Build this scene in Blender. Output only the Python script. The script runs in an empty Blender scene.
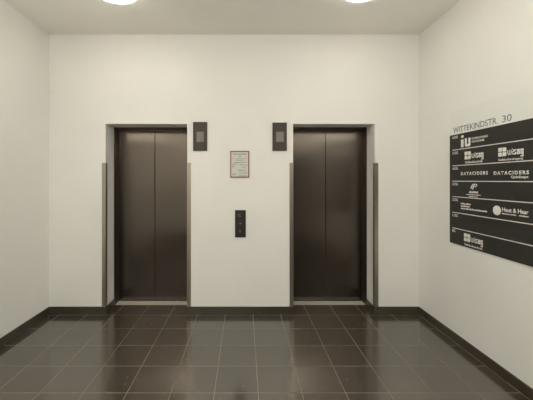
import bpy, bmesh, math, random
from mathutils import Vector
random.seed(4)
S = bpy.context.scene
COL = S.collection

# ------------------------------------------------------------ materials
def mat(name, col, rough=.6, metal=0.0, spec=.5, aniso=0.0, emit=None, strength=0):
    m = bpy.data.materials.new(name); m.use_nodes = True
    b = m.node_tree.nodes['Principled BSDF']
    b.inputs['Base Color'].default_value = (*col, 1)
    b.inputs['Roughness'].default_value = rough
    b.inputs['Metallic'].default_value = metal
    b.inputs['Specular IOR Level'].default_value = spec
    if aniso: b.inputs['Anisotropic'].default_value = aniso
    if emit:
        b.inputs['Emission Color'].default_value = (*emit, 1)
        b.inputs['Emission Strength'].default_value = strength
    return m
def nodes(m): return m.node_tree.nodes, m.node_tree.links, m.node_tree.nodes['Principled BSDF']
def ramp(n, stops):
    r = n.new('ShaderNodeValToRGB'); e = r.color_ramp.elements
    e[0].position, e[0].color = stops[0][0], (*stops[0][1], 1)
    e[1].position, e[1].color = stops[-1][0], (*stops[-1][1], 1)
    for p, c in stops[1:-1]:
        x = e.new(p); x.color = (*c, 1)
    return r
def world_pos(n):
    return n.new('ShaderNodeNewGeometry').outputs['Position']

def plaster(name, c, bump=.05):
    m = mat(name, c, .62, spec=.3)
    n, l, b = nodes(m)
    pos = world_pos(n)
    big = n.new('ShaderNodeTexNoise'); big.inputs['Scale'].default_value = 1.7; big.inputs['Detail'].default_value = 3
    l.new(pos, big.inputs['Vector'])
    r = ramp(n, [(.3, tuple(x*.975 for x in c)), (.7, tuple(min(1, x*1.015) for x in c))])
    l.new(big.outputs['Fac'], r.inputs['Fac']); l.new(r.outputs['Color'], b.inputs['Base Color'])
    fine = n.new('ShaderNodeTexNoise'); fine.inputs['Scale'].default_value = 140; fine.inputs['Detail'].default_value = 4
    l.new(pos, fine.inputs['Vector'])
    bp = n.new('ShaderNodeBump'); bp.inputs['Strength'].default_value = bump; bp.inputs['Distance'].default_value = .002
    l.new(fine.outputs['Fac'], bp.inputs['Height']); l.new(bp.outputs['Normal'], b.inputs['Normal'])
    return m
M_WALL = plaster('wall_paint', (.91, .897, .848))
M_CEIL = plaster('ceiling_paint', (.92, .90, .83), .05)

def stone(name, grid):
    m = mat(name, (.06, .055, .045), .3, spec=.75)
    n, l, b = nodes(m); b.inputs['IOR'].default_value = 1.9 if grid else 1.5
    pos = world_pos(n)
    v1 = n.new('ShaderNodeTexNoise'); v1.inputs['Scale'].default_value = 5; v1.inputs['Detail'].default_value = 6
    l.new(pos, v1.inputs['Vector'])
    base = ramp(n, [(.3, (.053, .043, .031)), (.7, (.066, .0535, .039))])
    l.new(v1.outputs['Fac'], base.inputs['Fac'])
    # pale mineral flecks and scuffs
    vo = n.new('ShaderNodeTexVoronoi'); vo.inputs['Scale'].default_value = 13; vo.voronoi_dimensions = '2D'
    l.new(pos, vo.inputs['Vector'])
    fl = ramp(n, [(.045, (1, 1, 1)), (.06, (0, 0, 0))]); l.new(vo.outputs['Distance'], fl.inputs['Fac'])
    sel = n.new('ShaderNodeSeparateColor'); l.new(vo.outputs['Color'], sel.inputs['Color'])
    gt = n.new('ShaderNodeMath'); gt.operation = 'GREATER_THAN'; gt.inputs[1].default_value = .80
    l.new(sel.outputs['Red'], gt.inputs[0])
    mu = n.new('ShaderNodeMath'); mu.operation = 'MULTIPLY'
    l.new(fl.outputs['Color'], mu.inputs[0]); l.new(gt.outputs[0], mu.inputs[1])
    m2 = n.new('ShaderNodeMath'); m2.operation = 'MULTIPLY'; m2.inputs[1].default_value = .9
    l.new(mu.outputs[0], m2.inputs[0])
    mx = n.new('ShaderNodeMix'); mx.data_type = 'RGBA'
    l.new(m2.outputs[0], mx.inputs['Factor']); l.new(base.outputs['Color'], mx.inputs['A'])
    mx.inputs['B'].default_value = (.42, .38, .31, 1)
    out = mx.outputs['Result']
    rn = n.new('ShaderNodeTexNoise'); rn.inputs['Scale'].default_value = 9; rn.inputs['Detail'].default_value = 5
    l.new(pos, rn.inputs['Vector'])
    rr = n.new('ShaderNodeMapRange'); rr.inputs['To Min'].default_value = .15; rr.inputs['To Max'].default_value = .19
    l.new(rn.outputs['Fac'], rr.inputs['Value'])
    rough = rr.outputs['Result']
    if grid:
        mp = n.new('ShaderNodeMapping'); mp.vector_type = 'POINT'
        mp.inputs['Location'].default_value = (.203 + 30*.3, -2.985 + 40*.3, 0)
        l.new(pos, mp.inputs['Vector'])
        br = n.new('ShaderNodeTexBrick')
        br.offset = 0; br.squash = 1
        br.inputs['Scale'].default_value = 1
        br.inputs['Brick Width'].default_value = .3; br.inputs['Row Height'].default_value = .3
        br.inputs['Mortar Size'].default_value = .0019; br.inputs['Mortar Smooth'].default_value = .1
        br.inputs['Color1'].default_value = (.92, .92, .92, 1); br.inputs['Color2'].default_value = (1.1, 1.08, 1.05, 1)
        l.new(mp.outputs['Vector'], br.inputs['Vector'])
        tint = n.new('ShaderNodeMix'); tint.data_type = 'RGBA'; tint.blend_type = 'MULTIPLY'; tint.inputs['Factor'].default_value = 1
        l.new(out, tint.inputs['A']); l.new(br.outputs['Color'], tint.inputs['B'])
        gm = n.new('ShaderNodeMix'); gm.data_type = 'RGBA'
        l.new(br.outputs['Fac'], gm.inputs['Factor']); l.new(tint.outputs['Result'], gm.inputs['A'])
        gm.inputs['B'].default_value = (.25, .215, .14, 1)
        out = gm.outputs['Result']
        ra = n.new('ShaderNodeMath'); ra.operation = 'ADD'; l.new(rough, ra.inputs[0])
        rm = n.new('ShaderNodeMath'); rm.operation = 'MULTIPLY'; rm.inputs[1].default_value = .5
        l.new(br.outputs['Fac'], rm.inputs[0]); l.new(rm.outputs[0], ra.inputs[1]); rough = ra.outputs[0]
        bp = n.new('ShaderNodeBump'); bp.invert = True; bp.inputs['Strength'].default_value = .25; bp.inputs['Distance'].default_value = .001
        l.new(br.outputs['Fac'], bp.inputs['Height']); l.new(bp.outputs['Normal'], b.inputs['Normal'])
    l.new(out, b.inputs['Base Color']); l.new(rough, b.inputs['Roughness'])
    return m
M_FLOOR = stone('floor_tiles', True)
M_BASE = stone('skirting_tiles', False)

def brushed(name, c, rough, aniso, horizontal_blur=True, streak=.06):
    m = mat(name, c, rough, 1.0, aniso=aniso)
    n, l, b = nodes(m)
    pos = world_pos(n)
    mp = n.new('ShaderNodeMapping'); mp.inputs['Scale'].default_value = (260, 260, 1.2)
    l.new(pos, mp.inputs['Vector'])
    nz = n.new('ShaderNodeTexNoise'); nz.inputs['Scale'].default_value = 1; nz.inputs['Detail'].default_value = 2
    l.new(mp.outputs['Vector'], nz.inputs['Vector'])
    r = ramp(n, [(.25, tuple(x*(1-streak) for x in c)), (.75, tuple(x*(1+streak) for x in c))])
    l.new(nz.outputs['Fac'], r.inputs['Fac']); l.new(r.outputs['Color'], b.inputs['Base Color'])
    if aniso:                    # brush marks run upright: reflections smear sideways
        t = n.new('ShaderNodeCombineXYZ'); t.inputs['X'].default_value = 1
        l.new(t.outputs[0], b.inputs['Tangent'])
    return m
M_DOOR = brushed('door_brushed_bronze', (.155, .133, .115), .22, .9)
M_FRAME = brushed('frame_dark_metal', (.17, .135, .118), .45, 0)
M_STEEL = brushed('stainless_steel', (.42, .375, .305), .36, 0)
M_SILL = mat('sill_aluminium', (.66, .62, .53), .45, .25)
M_PANEL = mat('anthracite_plate', (.058, .049, .036), .5, 0, spec=.3)
M_SCREEN = mat('display_glass', (.21, .185, .17), .25, 0)
M_BLACK = mat('call_plate_black', (.022, .018, .014), .35, 0)
M_BUTTON = mat('call_button_black', (.026, .021, .018), .3, 0)
M_GLYPH = mat('button_symbol', (.22, .20, .19), .5)
M_BOARD = mat('board_anthracite', (.040, .036, .032), .5, 0, spec=.2)
M_BACKING = mat('board_backing_pale', (.87, .87, .825), .4)
M_PRINT = mat('white_lettering', (.86, .83, .78), .6)
M_PRINTG = mat('grey_lettering', (.16, .155, .14), .6)
M_RED = mat('red_notice_frame', (.28, .055, .05), .5)
M_PAPER = mat('notice_paper', (.66, .67, .60), .7)
M_INK = mat('notice_ink', (.16, .15, .14), .7)
M_LAMP = mat('lamp_diffuser', (.9, .88, .84), .4, emit=(1.0, .95, .87), strength=12.0)
M_FILL = mat('fill_lamp_emitter', (.9, .88, .84), .4, emit=(1.0, .98, .93), strength=80.0)  # glow of the unseen lamps added as fill
M_FILL_UP = mat('fill_uplight_emitter', (.9, .88, .84), .4, emit=(1.0, .96, .88), strength=46.0)  # glow of the uplights added as ceiling fill
M_RIM = mat('lamp_rim_white', (.85, .83, .78), .4)
M_GLASS = mat('entrance_glass_dark', (.010, .010, .011), .08)
M_DARKDOOR = mat('entrance_frame', (.04, .038, .035), .4)

# ------------------------------------------------------------ helpers
def link(name, bm, m, parent=None, bevel=0, seg=2):
    me = bpy.data.meshes.new(name); bm.normal_update(); bm.to_mesh(me); bm.free()
    me.materials.append(m)
    o = bpy.data.objects.new(name, me); COL.objects.link(o)
    if parent: o.parent = parent; o.matrix_parent_inverse = parent.matrix_world.inverted()
    if bevel:
        b = o.modifiers.new('b', 'BEVEL'); b.width = bevel; b.segments = seg; b.limit_method = 'ANGLE'
    return o
def bx(bm, x0, x1, y0, y1, z0, z1):
    v = [bm.verts.new(p) for p in ((x0,y0,z0),(x1,y0,z0),(x1,y1,z0),(x0,y1,z0),(x0,y0,z1),(x1,y0,z1),(x1,y1,z1),(x0,y1,z1))]
    for f in ((3,2,1,0),(4,5,6,7),(0,1,5,4),(1,2,6,5),(2,3,7,6),(3,0,4,7)): bm.faces.new([v[i] for i in f])
def boxes(name, L, m, parent=None, bevel=0):
    bm = bmesh.new()
    for b in L: bx(bm, *b)
    return link(name, bm, m, parent, bevel)
def prism(name, pts, z0, z1, m, parent=None, bevel=0):
    "floor-plan outline (counter-clockwise) extruded from z0 to z1"
    bm = bmesh.new()
    lo = [bm.verts.new((x, y, z0)) for x, y in pts]; hi = [bm.verts.new((x, y, z1)) for x, y in pts]
    bm.faces.new(lo[::-1]); bm.faces.new(hi)
    for i in range(len(pts)):
        j = (i+1) % len(pts); bm.faces.new((lo[i], lo[j], hi[j], hi[i]))
    bmesh.ops.recalc_face_normals(bm, faces=bm.faces)
    return link(name, bm, m, parent, bevel)
def lathe(name, prof, c, m, parent=None, seg=64):
    bm = bmesh.new(); rings = []
    for r, z in prof:
        if r < 1e-6: rings.append([bm.verts.new((c[0], c[1], z))])
        else: rings.append([bm.verts.new((c[0]+r*math.cos(2*math.pi*k/seg), c[1]+r*math.sin(2*math.pi*k/seg), z)) for k in range(seg)])
    for a, b in zip(rings, rings[1:]):
        for k in range(seg):
            k2 = (k+1) % seg
            if len(a) == 1: bm.faces.new((a[0], b[k], b[k2]))
            elif len(b) == 1: bm.faces.new((a[k], a[k2], b[0]))
            else: bm.faces.new((a[k], a[k2], b[k2], b[k]))
    bmesh.ops.recalc_face_normals(bm, faces=bm.faces)
    for f in bm.faces: f.smooth = True
    o = link(name, bm, m, parent)
    e = o.modifiers.new('e', 'EDGE_SPLIT'); e.split_angle = math.radians(40)
    return o
def empty(name, loc):
    o = bpy.data.objects.new(name, None); COL.objects.link(o); o.location = loc
    o.empty_display_size = .1
    bpy.context.view_layer.update()
    return o
def tag(o, label, cat, group=None):
    o['label'] = label; o['category'] = cat
    if group: o['group'] = group
    return o
def struct(o): o['kind'] = 'structure'; return o

def text_mesh(body, bold=0.0, spacing=1.0):
    cu = bpy.data.curves.new('t', 'FONT'); cu.body = body; cu.size = 1
    cu.offset = bold; cu.space_character = spacing; cu.extrude = 0.0
    cu.resolution_u = 3
    ob = bpy.data.objects.new('t', cu); COL.objects.link(ob)
    dg = bpy.context.evaluated_depsgraph_get(); dg.update()
    me = bpy.data.meshes.new_from_object(ob.evaluated_get(dg))
    bpy.data.objects.remove(ob)
    return me
def lettering(name, bodies, frame, m, parent, thick=.0008):
    """bodies: list of (text, u0, u1, v0, v1, bold[, spacing]); each fitted to its box; frame(u, v, w) gives a world point"""
    bm = bmesh.new()
    for it in bodies:
        body, u0, u1, v0, v1, bold = it[:6]
        me = text_mesh(body, bold, it[6] if len(it) > 6 else 1)
        xs = [v.co.x for v in me.vertices]; ys = [v.co.y for v in me.vertices]
        ax, bx_, ay, by = min(xs), max(xs), min(ys), max(ys)
        t = bmesh.new(); t.from_mesh(me)
        r = bmesh.ops.extrude_face_region(t, geom=list(t.faces))
        top = {g for g in r['geom'] if isinstance(g, bmesh.types.BMVert)}
        for v in t.verts:
            u = u0 + (v.co.x-ax)/(bx_-ax)*(u1-u0); q = v0 + (v.co.y-ay)/(by-ay)*(v1-v0)
            v.co = frame(u, q, thick if v in top else 0.0)
        tmp = bpy.data.meshes.new('tmp'); t.to_mesh(tmp); t.free()
        bm.from_mesh(tmp); bpy.data.meshes.remove(tmp); bpy.data.meshes.remove(me)
    bmesh.ops.recalc_face_normals(bm, faces=bm.faces)
    return link(name, bm, m, parent)

# ------------------------------------------------------------ room shell
XL, XR, YW, YB, H = -2.131, 1.913, 3.322, -.66, 3.05
YD = 3.665                      # face of the lift doors
OP = [(-1.512, -.620), (.537, 1.427)]
OT = 2.073
struct(boxes('floor', [(XL-.15, XR+.15, YB-.15, 3.85, -.12, 0)], M_FLOOR))
struct(boxes('ceiling', [(XL-.15, XR+.15, YB-.15, 3.85, H, H+.12)], M_CEIL))
struct(boxes('wall_left', [(XL-.15, XL, YB-.15, 3.85, 0, H)], M_WALL))
struct(boxes('wall_right', [(XR, XR+.15, YB-.15, 3.85, 0, H)], M_WALL))
struct(boxes('wall_back', [(XL, OP[0][0], YW, 3.72, 0, OT), (OP[0][1], OP[1][0], YW, 3.72, 0, OT),
                           (OP[1][1], XR, YW, 3.72, 0, OT), (XL, XR, YW, 3.72, OT, H)], M_WALL))
DX0, DX1, DH = .15, 1.80, 2.17  # the entrance behind the camera
struct(boxes('wall_front', [(XL, DX0, YB-.15, YB, 0, DH), (DX1, XR, YB-.15, YB, 0, DH), (XL, XR, YB-.15, YB, DH, H)], M_WALL))
d = struct(empty('door_1', ((DX0+DX1)/2, YB-.08, 0)))
boxes('door_frame', [(DX0+.002, DX0+.06, YB-.11, YB-.03, 0, DH-.002), (DX1-.06, DX1-.002, YB-.11, YB-.03, 0, DH-.002),
                     (DX0+.06, DX1-.06, YB-.11, YB-.03, DH-.06, DH-.002), ((DX0+DX1)/2-.04, (DX0+DX1)/2+.04, YB-.11, YB-.03, 0, DH-.06)], M_DARKDOOR, d)
boxes('glass_pane', [(DX0+.06, (DX0+DX1)/2-.04, YB-.078, YB-.062, .02, DH-.06)], M_GLASS, d)
boxes('glass_pane', [((DX0+DX1)/2+.04, DX1-.06, YB-.078, YB-.062, .02, DH-.06)], M_GLASS, d)

# skirting of dark tile, following the walls and turning into the lift recesses
T, BH, YJ = .013, .078, 3.53
f = YW - T
struct(boxes('baseboard_left', [(XL, XL+T, YB, YW, 0, BH)], M_BASE, bevel=.0015))
struct(boxes('baseboard_right', [(XR-T, XR, YB, YW, 0, BH)], M_BASE, bevel=.0015))
struct(prism('baseboard_back', [(XL+T, f), (OP[0][0]+T, f), (OP[0][0]+T, YJ), (OP[0][0], YJ), (OP[0][0], YW), (XL+T, YW)], 0, BH, M_BASE, bevel=.0015))
struct(prism('baseboard_back', [(OP[0][1]-T, f), (OP[1][0]+T, f), (OP[1][0]+T, YJ), (OP[1][0], YJ), (OP[1][0], YW), (OP[0][1], YW), (OP[0][1], YJ), (OP[0][1]-T, YJ)], 0, BH, M_BASE, bevel=.0015))
struct(prism('baseboard_back', [(OP[1][1]-T, f), (XR-T, f), (XR-T, YW), (OP[1][1], YW), (OP[1][1], YJ), (OP[1][1]-T, YJ)], 0, BH, M_BASE, bevel=.0015))
struct(boxes('baseboard_front', [(XL+T, DX0, YB, YB+T, 0, BH), (DX1, XR-T, YB, YB+T, 0, BH)], M_BASE, bevel=.0015))

# ------------------------------------------------------------ lift entrances
LB = ['left-hand closed elevator with dark bronze double doors, nearer the bare white side wall',
      'right-hand closed elevator with dark bronze double doors, nearer the company directory board']
for (a, b), lab, seam in zip(OP, LB, (-1.073, .985)):
    t = tag(empty('elevator_door', ((a+b)/2, YD, 0)), lab, 'elevator door', 'elevator doors in the back wall')
    fw = .008
    boxes('door_frame', [(a, a+fw, YJ, 3.70, 0, OT), (b-fw, b, YJ, 3.70, 0, OT), (a+fw, b-fw, YJ, 3.70, OT-fw, OT)], M_FRAME, t, bevel=.001)
    boxes('door_header', [(a+fw, b-fw, YD-.014, YD+.035, 2.043, OT-fw)], M_FRAME, t, bevel=.001)
    g = .0032
    boxes('door_panel', [(a+fw-.0005, seam-g, YD, YD+.03, .012, 2.0425)], M_DOOR, t, bevel=.0015)
    boxes('door_panel', [(seam+g, b-fw+.0005, YD+.0, YD+.03, .012, 2.0425)], M_DOOR, t, bevel=.0015)
    boxes('sill', [(a+fw+.0, b-fw, 3.555, 3.61, 0, .0035), (a+fw, b-fw, 3.618, 3.664, 0, .0035), (a+fw, b-fw, 3.61, 3.618, 0, .001)], M_SILL, t)

# stainless angles guarding the outer corners of the two recesses
G = [(OP[0][0], -1, 'steel corner guard on the far left, left of the left-hand elevator'),
     (OP[0][1], 1, 'steel corner guard on the right edge of the left-hand elevator recess'),
     (OP[1][0], -1, 'steel corner guard on the left edge of the right-hand elevator recess'),
     (OP[1][1], 1, 'steel corner guard on the far right, right of the right-hand elevator')]
for x, s, lab in G:
    w, dp, th = .040, .034, .0035
    # outline drawn for s = -1 (wall lies to the left of the corner), mirrored for s = +1
    pts = [(-w, -th), (th, -th), (th, dp), (0.0004, dp), (0.0004, -.0004), (-w, -.0004)]
    P = [(x + (px if s < 0 else -px), YW + py) for px, py in pts]
    if s > 0: P = P[::-1]
    o = prism('corner_guard', P, BH+.002, 1.648, M_STEEL, bevel=.001)
    tag(o, lab, 'corner guard', 'stainless corner guards')

# indicator plates
for x0, x1, z0, z1, s0, s1, lab in ((-.555, -.402, 1.778, 2.092, -.517, -.438, 'dark floor indicator plate to the right of the left-hand elevator'),
                               (.311, .467, 1.778, 2.086, .350, .433, 'dark floor indicator plate to the left of the right-hand elevator')):
    t = tag(empty('floor_indicator', ((x0+x1)/2, YW, (z0+z1)/2)), lab, 'indicator panel', 'floor indicators beside the elevators')
    bm = bmesh.new(); y0, y1 = YW-.012, YW
    bx(bm, x0, s0, y0, y1, z0, z1); bx(bm, s1, x1, y0, y1, z0, z1); bx(bm, s0, s1, y0, y1, z0, 1.875); bx(bm, s0, s1, y0, y1, 1.985, z1)
    link('cover_plate', bm, M_PANEL, t)
    boxes('display', [(s0, s1, YW-.0105, YW, 1.875, 1.985)], M_SCREEN, t)['label'] = 'small grey display window'

# call panel
def back(u, v, w, y=YW): return Vector((u, y-w, v))
t = tag(empty('call_panel', (-.039, YW, .98)), 'narrow black elevator call panel with three buttons between the two elevators', 'call panel')
boxes('cover_plate', [(-.098, .020, YW-.010, YW, .834, 1.131)], M_BLACK, t, bevel=.0015)
for i, zc in enumerate((1.075, .985, .897)):
    b = boxes('button', [(-.074, -.004, YW-.0145, YW-.0095, zc-.034, zc+.034)], M_BUTTON, t, bevel=.002)
    bm = bmesh.new(); yy = YW-.0146; q = .0006
    def tri(cx, cz, s, up):
        k = 1 if up else -1
        a = [(cx-s, cz-k*s*.8), (cx+s, cz-k*s*.8), (cx, cz+k*s*.8)]
        A = [bm.verts.new((x, yy, z)) for x, z in a]; B = [bm.verts.new((x, yy-q, z)) for x, z in a]
        bm.faces.new(A); bm.faces.new(B)
        for i_ in range(3): bm.faces.new((A[i_], A[(i_+1) % 3], B[(i_+1) % 3], B[i_]))
    if i == 0:
        bx(bm, -.066, -.058, yy-q, yy, zc-.012, zc+.016); tri(-.043, zc-.005, .010, True); bx(bm, -.052, -.034, yy-q, yy, zc+.013, zc+.018)
    elif i == 1:
        bx(bm, -.052, -.030, yy-q, yy, zc-.006, zc+.004); bx(bm, -.046, -.036, yy-q, yy, zc+.004, zc+.011)
    else:
        bx(bm, -.052, -.034, yy-q, yy, zc+.013, zc+.018); tri(-.043, zc-.002, .010, False)
    bmesh.ops.recalc_face_normals(bm, faces=bm.faces)
    link('symbol', bm, M_GLYPH, b)

# framed notice
t = tag(empty('framed_notice', (-.0465, YW, 1.63)), 'small printed paper notice in a red frame on the wall between the elevators', 'notice')
x0, x1, z0, z1, fr = -.150, .057, 1.486, 1.777, .011
boxes('frame', [(x0, x0+fr, YW-.009, YW, z0, z1), (x1-fr, x1, YW-.009, YW, z0, z1), (x0+fr, x1-fr, YW-.009, YW, z0, z0+fr), (x0+fr, x1-fr, YW-.009, YW, z1-fr, z1)], M_RED, t, bevel=.001)
pp = boxes('paper', [(x0+fr, x1-fr, YW-.005, YW, z0+fr, z1-fr)], M_PAPER, t)
bm = bmesh.new()
def line(u0, u1, v, h):          # a row of word-like strokes
    u = u0
    while u < u1-.002:
        w = min(random.uniform(.006, .018), u1-u)
        bx(bm, u, u+w, YW-.0054, YW-.0048, v-h/2, v+h/2); u += w+.0025
W, Ht = x1-x0, z1-z0
for fu0, fu1, fv, h in ((.15,.85,.12,.0075),(.46,.56,.19,.005),(.46,.56,.225,.005),(.30,.70,.345,.005),(.20,.84,.43,.0055),(.10,.34,.475,.003),
                        (.50,.70,.52,.003),(.10,.28,.53,.003),(.10,.22,.58,.004),(.10,.20,.61,.003),(.58,.93,.555,.003),(.60,.80,.62,.004),(.42,.80,.72,.006),
                        (.46,.58,.79,.004),(.60,.90,.80,.003),(.46,.56,.86,.004),(.58,.9,.85,.0025),(.10,.32,.86,.004),(.10,.34,.895,.003),(.46,.86,.935,.005)):
    line(x0+fu0*W, x0+fu1*W, z1-fv*Ht, h)
    link('text_line', bm, M_INK, pp); bm = bmesh.new()
for fv in (.275, .505): bx(bm, x0+.1*W, x0+.9*W, YW-.0053, YW-.0048, z1-fv*Ht-.0008, z1-fv*Ht+.0008)
link('ruled_lines', bm, M_INK, pp)

# ------------------------------------------------------------ directory board on the right wall
XS = 1.905                       # front of the dark board
YF, YN = 2.815, 1.36             # far and near ends
ZT, ZB = 1.869, .885
board = tag(empty('directory_board', (XR, (YF+YN)/2, ZB)), 'large anthracite company directory board with pale address header on the right wall', 'sign board')
boxes('backing_panel', [(XS+.003, XR, YN, YF-.004, ZB, 2.085)], M_BACKING, board, bevel=.0008)
boxes('dark_panel', [(XS, XS+.003, YN, YF, ZB, ZT)], M_BOARD, board, bevel=.0006)
def side(u, v, w, x=XS): return Vector((x-w, -u, v))       # u grows towards the camera
def sidehdr(u, v, w): return side(u, v, w, XS+.003)
for word, u0, u1 in (('WITTEKINDSTR.', -2.772, -2.285), ('30', -2.246, -2.167)):
    lettering('address_lettering', [(word, u0, u1, 1.884, 1.934, 0)], sidehdr, M_PRINTG, board)
for z in (1.7316, 1.589, 1.4492, 1.3088, 1.1665, 1.0252):
    boxes('row_line', [(XS-.0006, XS+.0005, YN+.03, 2.778, z-.0032, z+.0032)], M_PRINT, board)
for k, s in enumerate(('6.OG', '5.OG', '4.OG', '3.OG', '2.OG', '1.OG', 'EG')):
    zt = ZT - .1407*k - .012
    u1 = -2.742 if s == 'EG' else -2.708
    lettering('floor_label', [(s, -2.778, u1, zt-.024, zt, .012)], side, M_PRINT, board)

def quad(bm, pts, w0=0, w1=.0008):
    a = [bm.verts.new(side(u, v, w0)) for u, v in pts]; b = [bm.verts.new(side(u, v, w1)) for u, v in pts]
    bm.faces.new(a); bm.faces.new(b)
    for i in range(len(pts)):
        j = (i+1) % len(pts); bm.faces.new((a[i], a[j], b[j], b[i]))
def finish(name, bm, m=M_PRINT, parent=board):
    bmesh.ops.recalc_face_normals(bm, faces=bm.faces); return link(name, bm, m, parent)

# row 1: iu
bm = bmesh.new()
quad(bm, [(-2.669,1.746),(-2.637,1.746),(-2.637,1.813),(-2.669,1.813)])
c = (-2.651, 1.839); quad(bm, [(c[0]+.017*math.cos(a*math.pi/10), c[1]+.012*math.sin(a*math.pi/10)) for a in range(20)])
quad(bm, [(-2.622,1.756),(-2.612,1.746),(-2.567,1.746),(-2.557,1.756),(-2.557,1.818),(-2.580,1.818),(-2.580,1.768),(-2.598,1.768),(-2.598,1.818),(-2.622,1.818)])
lg = finish('company_logo', bm)
lettering('company_lettering', [('INTERNATIONALE', -2.543, -2.374, 1.797, 1.814, .012), ('HOCHSCHULE', -2.543, -2.409, 1.771, 1.788, .012)], side, M_PRINT, board)

# wisag: a square quartered by wavering gaps, the name beside it, a line below
def wisag(sq, nm, sub, subtext):
    bm = bmesh.new(); u0, u1, v0, v1 = sq; um, vm = (u0+u1)/2, (v0+v1)/2; g = .0022
    cuts = [(u0, um-g, v0, vm-g), (um+g, u1, v0, vm-g), (u0, um-g, vm+g, v1), (um+g, u1, vm+g, v1)]
    for i, (a, b, c, d) in enumerate(cuts):
        k = .010
        if i in (0, 3): quad(bm, [(a, c), (b, c), (b, d-k*.5), (b-k, d), (a, d)])
        else: quad(bm, [(a, c), (b-k, c), (b, c+k*.5), (b, d), (a, d)])
    finish('company_logo', bm)
    # the name in square block letters, drawn on a 7-row grid (two rows are the descender of the g)
    art = {'w': ('.......', '#..#..#', '#..#..#', '#..#..#', '.##.##.', '.......', '.......'), 'i': ('#', '.', '#', '#', '#', '.', '.'),
           's': ('.....', '#####', '##...', '...##', '#####', '.....', '.....'), 'a': ('.....', '#####', '.####', '##.##', '#####', '.....', '.....'),
           'g': ('.....', '#####', '##.##', '##.##', '#####', '...##', '#####')}
    bm = bmesh.new(); a0, a1, b0, b1 = nm; cols = 27.0; du = (a1-a0)/cols; dv = (b1-b0)/7; u = a0
    for ch in 'wisag':
        w_ = len(art[ch][0])
        for ri, row in enumerate(art[ch]):
            c0 = 0
            while c0 < w_:
                if row[c0] == '#':
                    c1 = c0
                    while c1 < w_ and row[c1] == '#': c1 += 1
                    quad(bm, [(u+c0*du, b1-(ri+1)*dv), (u+c1*du, b1-(ri+1)*dv), (u+c1*du, b1-ri*dv), (u+c0*du, b1-ri*dv)]); c0 = c1
                else: c0 += 1
        u += (w_+1)*du
    finish('company_lettering', bm)
    lettering('company_lettering', [(subtext, *sub, .015)], side, M_PRINT, board)
wisag((-2.624,-2.553,1.636,1.703), (-2.545,-2.418,1.625,1.690), (-2.620,-2.426,1.602,1.622), 'Gebäudetechnik')
wisag((-2.277,-2.207,1.634,1.699), (-2.198,-2.071,1.622,1.685), (-2.276,-2.074,1.597,1.618), 'Gebäudereinigung')
wisag((-2.632,-2.559,.934,1.001), (-2.552,-2.425,.922,.986), (-2.628,-2.426,.899,.918), 'Gebäudetechnik')

lettering('company_lettering', [('DATACIDERS', -2.669, -2.375, 1.501, 1.530, .035, 1.35)], side, M_PRINT, board)
lettering('company_lettering', [('DATACIDERS', -2.319, -2.032, 1.498, 1.525, .035, 1.35), ('QuinScape', -2.169, -2.036, 1.467, 1.491, .02)], side, M_PRINT, board)

# row 4: slanted double-letter emblem over three short lines
bm = bmesh.new()
def sl(u, v): return (u + (v-1.384)*.35, v)
quad(bm, [sl(-2.560,1.390), sl(-2.549,1.384), sl(-2.541,1.420), sl(-2.532,1.429), sl(-2.545,1.429), sl(-2.556,1.412)])
quad(bm, [sl(-2.540,1.386), sl(-2.528,1.380), sl(-2.520,1.428), sl(-2.534,1.428)])
quad(bm, [sl(-2.516,1.400), sl(-2.500,1.404), sl(-2.494,1.418), sl(-2.502,1.428), sl(-2.516,1.428), sl(-2.516,1.421), sl(-2.506,1.420), sl(-2.504,1.411), sl(-2.516,1.407)])
finish('company_logo', bm)
def dashes(name, rows):
    for u0, u1, v0, v1, lo, hi in rows:
        bm = bmesh.new(); u = u0
        while u < u1-.003:
            w = min(random.uniform(lo, hi), u1-u); v_ = v1 if random.random() < .4 else v0+(v1-v0)*.75
            quad(bm, [(u, v0), (u+w, v0), (u+w, v_), (u, v_)]); u += w+.003
        finish(name, bm)
dashes('company_lettering', [(-2.572,-2.475,1.350,1.367,.008,.012), (-2.606,-2.446,1.333,1.341,.006,.014), (-2.574,-2.475,1.318,1.325,.006,.012)])
dashes('company_lettering', [(-2.669,-2.551,1.248,1.262,.007,.012), (-2.669,-2.562,1.227,1.241,.007,.012), (-2.669,-2.383,1.206,1.220,.007,.012)])
bm = bmesh.new(); cu_, cv = -2.2895, 1.231
quad(bm, [(cu_+.0365*math.cos(a*math.pi/20), cv+.036*math.sin(a*math.pi/20)) for a in range(40)])
lg = finish('company_logo', bm)
lettering('company_lettering', [('Haut & Haar', -2.243, -2.035, 1.228, 1.258, .02)], side, M_PRINT, board)
dashes('company_lettering', [(-2.243,-2.125,1.209,1.217,.005,.010), (-2.105,-2.032,1.209,1.218,.006,.010)])

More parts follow.
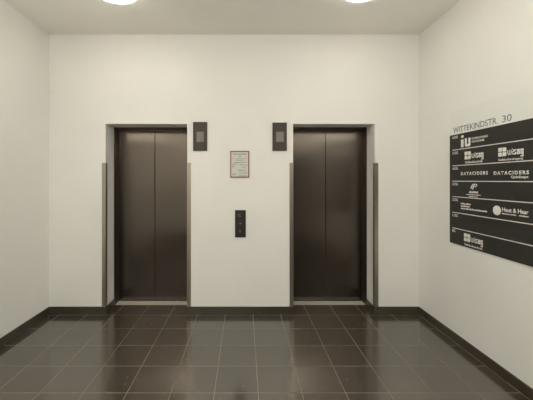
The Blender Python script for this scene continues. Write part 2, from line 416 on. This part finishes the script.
# ------------------------------------------------------------ ceiling lamps, then added fill lights
def lamp(x, y, lab, m=M_LAMP):
    t = tag(empty('ceiling_lamp', (x, y, H)), lab, 'ceiling lamp', 'round ceiling lamps')
    lathe('lamp_base', [(0, H-.001), (.198, H-.001), (.198, H-.018), (.192, H-.020), (0, H-.020)], (x, y), M_RIM, t)
    lathe('diffuser', [(.190, H-.0205), (.190, H-.034), (.184, H-.042), (.165, H-.046), (0, H-.048)], (x, y), m, t)
lamp(-1.066, 2.49, 'round glowing ceiling lamp in front of the left-hand elevator')
lamp(.982, 2.46, 'round glowing ceiling lamp in front of the right-hand elevator')
for x, side_ in ((-1.066, 'left'), (.982, 'right')):  # fill lamps added out of view to even out the light on the walls
    lamp(x, .45, 'added fill lamp on the ceiling out of view, on the ' + side_, M_FILL)
for x, dx, side_ in ((XL, 1, 'left'), (XR, -1, 'right')):  # unseen uplights added to brighten the ceiling
    t = tag(empty('fill_uplight', (x, 1.1, 2.2)), 'added fill uplight on the %s wall out of view' % side_, 'added fill light', 'added fill uplights')
    xs = sorted((x, x+dx*.14))
    boxes('housing', [(xs[0], xs[1], .75, 1.45, 2.20, 2.26)], M_RIM, t, bevel=.004)
    boxes('diffuser', [(xs[0]+.01, xs[1]-.01, .76, 1.44, 2.259, 2.266)], M_FILL_UP, t)

# ------------------------------------------------------------ world, camera, view
w = bpy.data.worlds.new('w'); S.world = w; w.use_nodes = True
w.node_tree.nodes['Background'].inputs['Color'].default_value = (.02, .022, .03, 1)
w.node_tree.nodes['Background'].inputs['Strength'].default_value = .5
cam = bpy.data.cameras.new('camera'); co = bpy.data.objects.new('camera', cam); COL.objects.link(co)
co.location = (0, 0, 1.46); co.rotation_euler = (math.pi/2, 0, 0)
cam.sensor_width = 36; cam.lens = 304/533*36
cam.shift_x = (266.5-244)/533; cam.shift_y = -20/533
cam.clip_start = .02
S.camera = co
S.view_settings.view_transform = 'Standard'; S.view_settings.look = 'None'
S.view_settings.gamma = 1; S.view_settings.use_curve_mapping = False
S.view_settings.exposure = -0.26
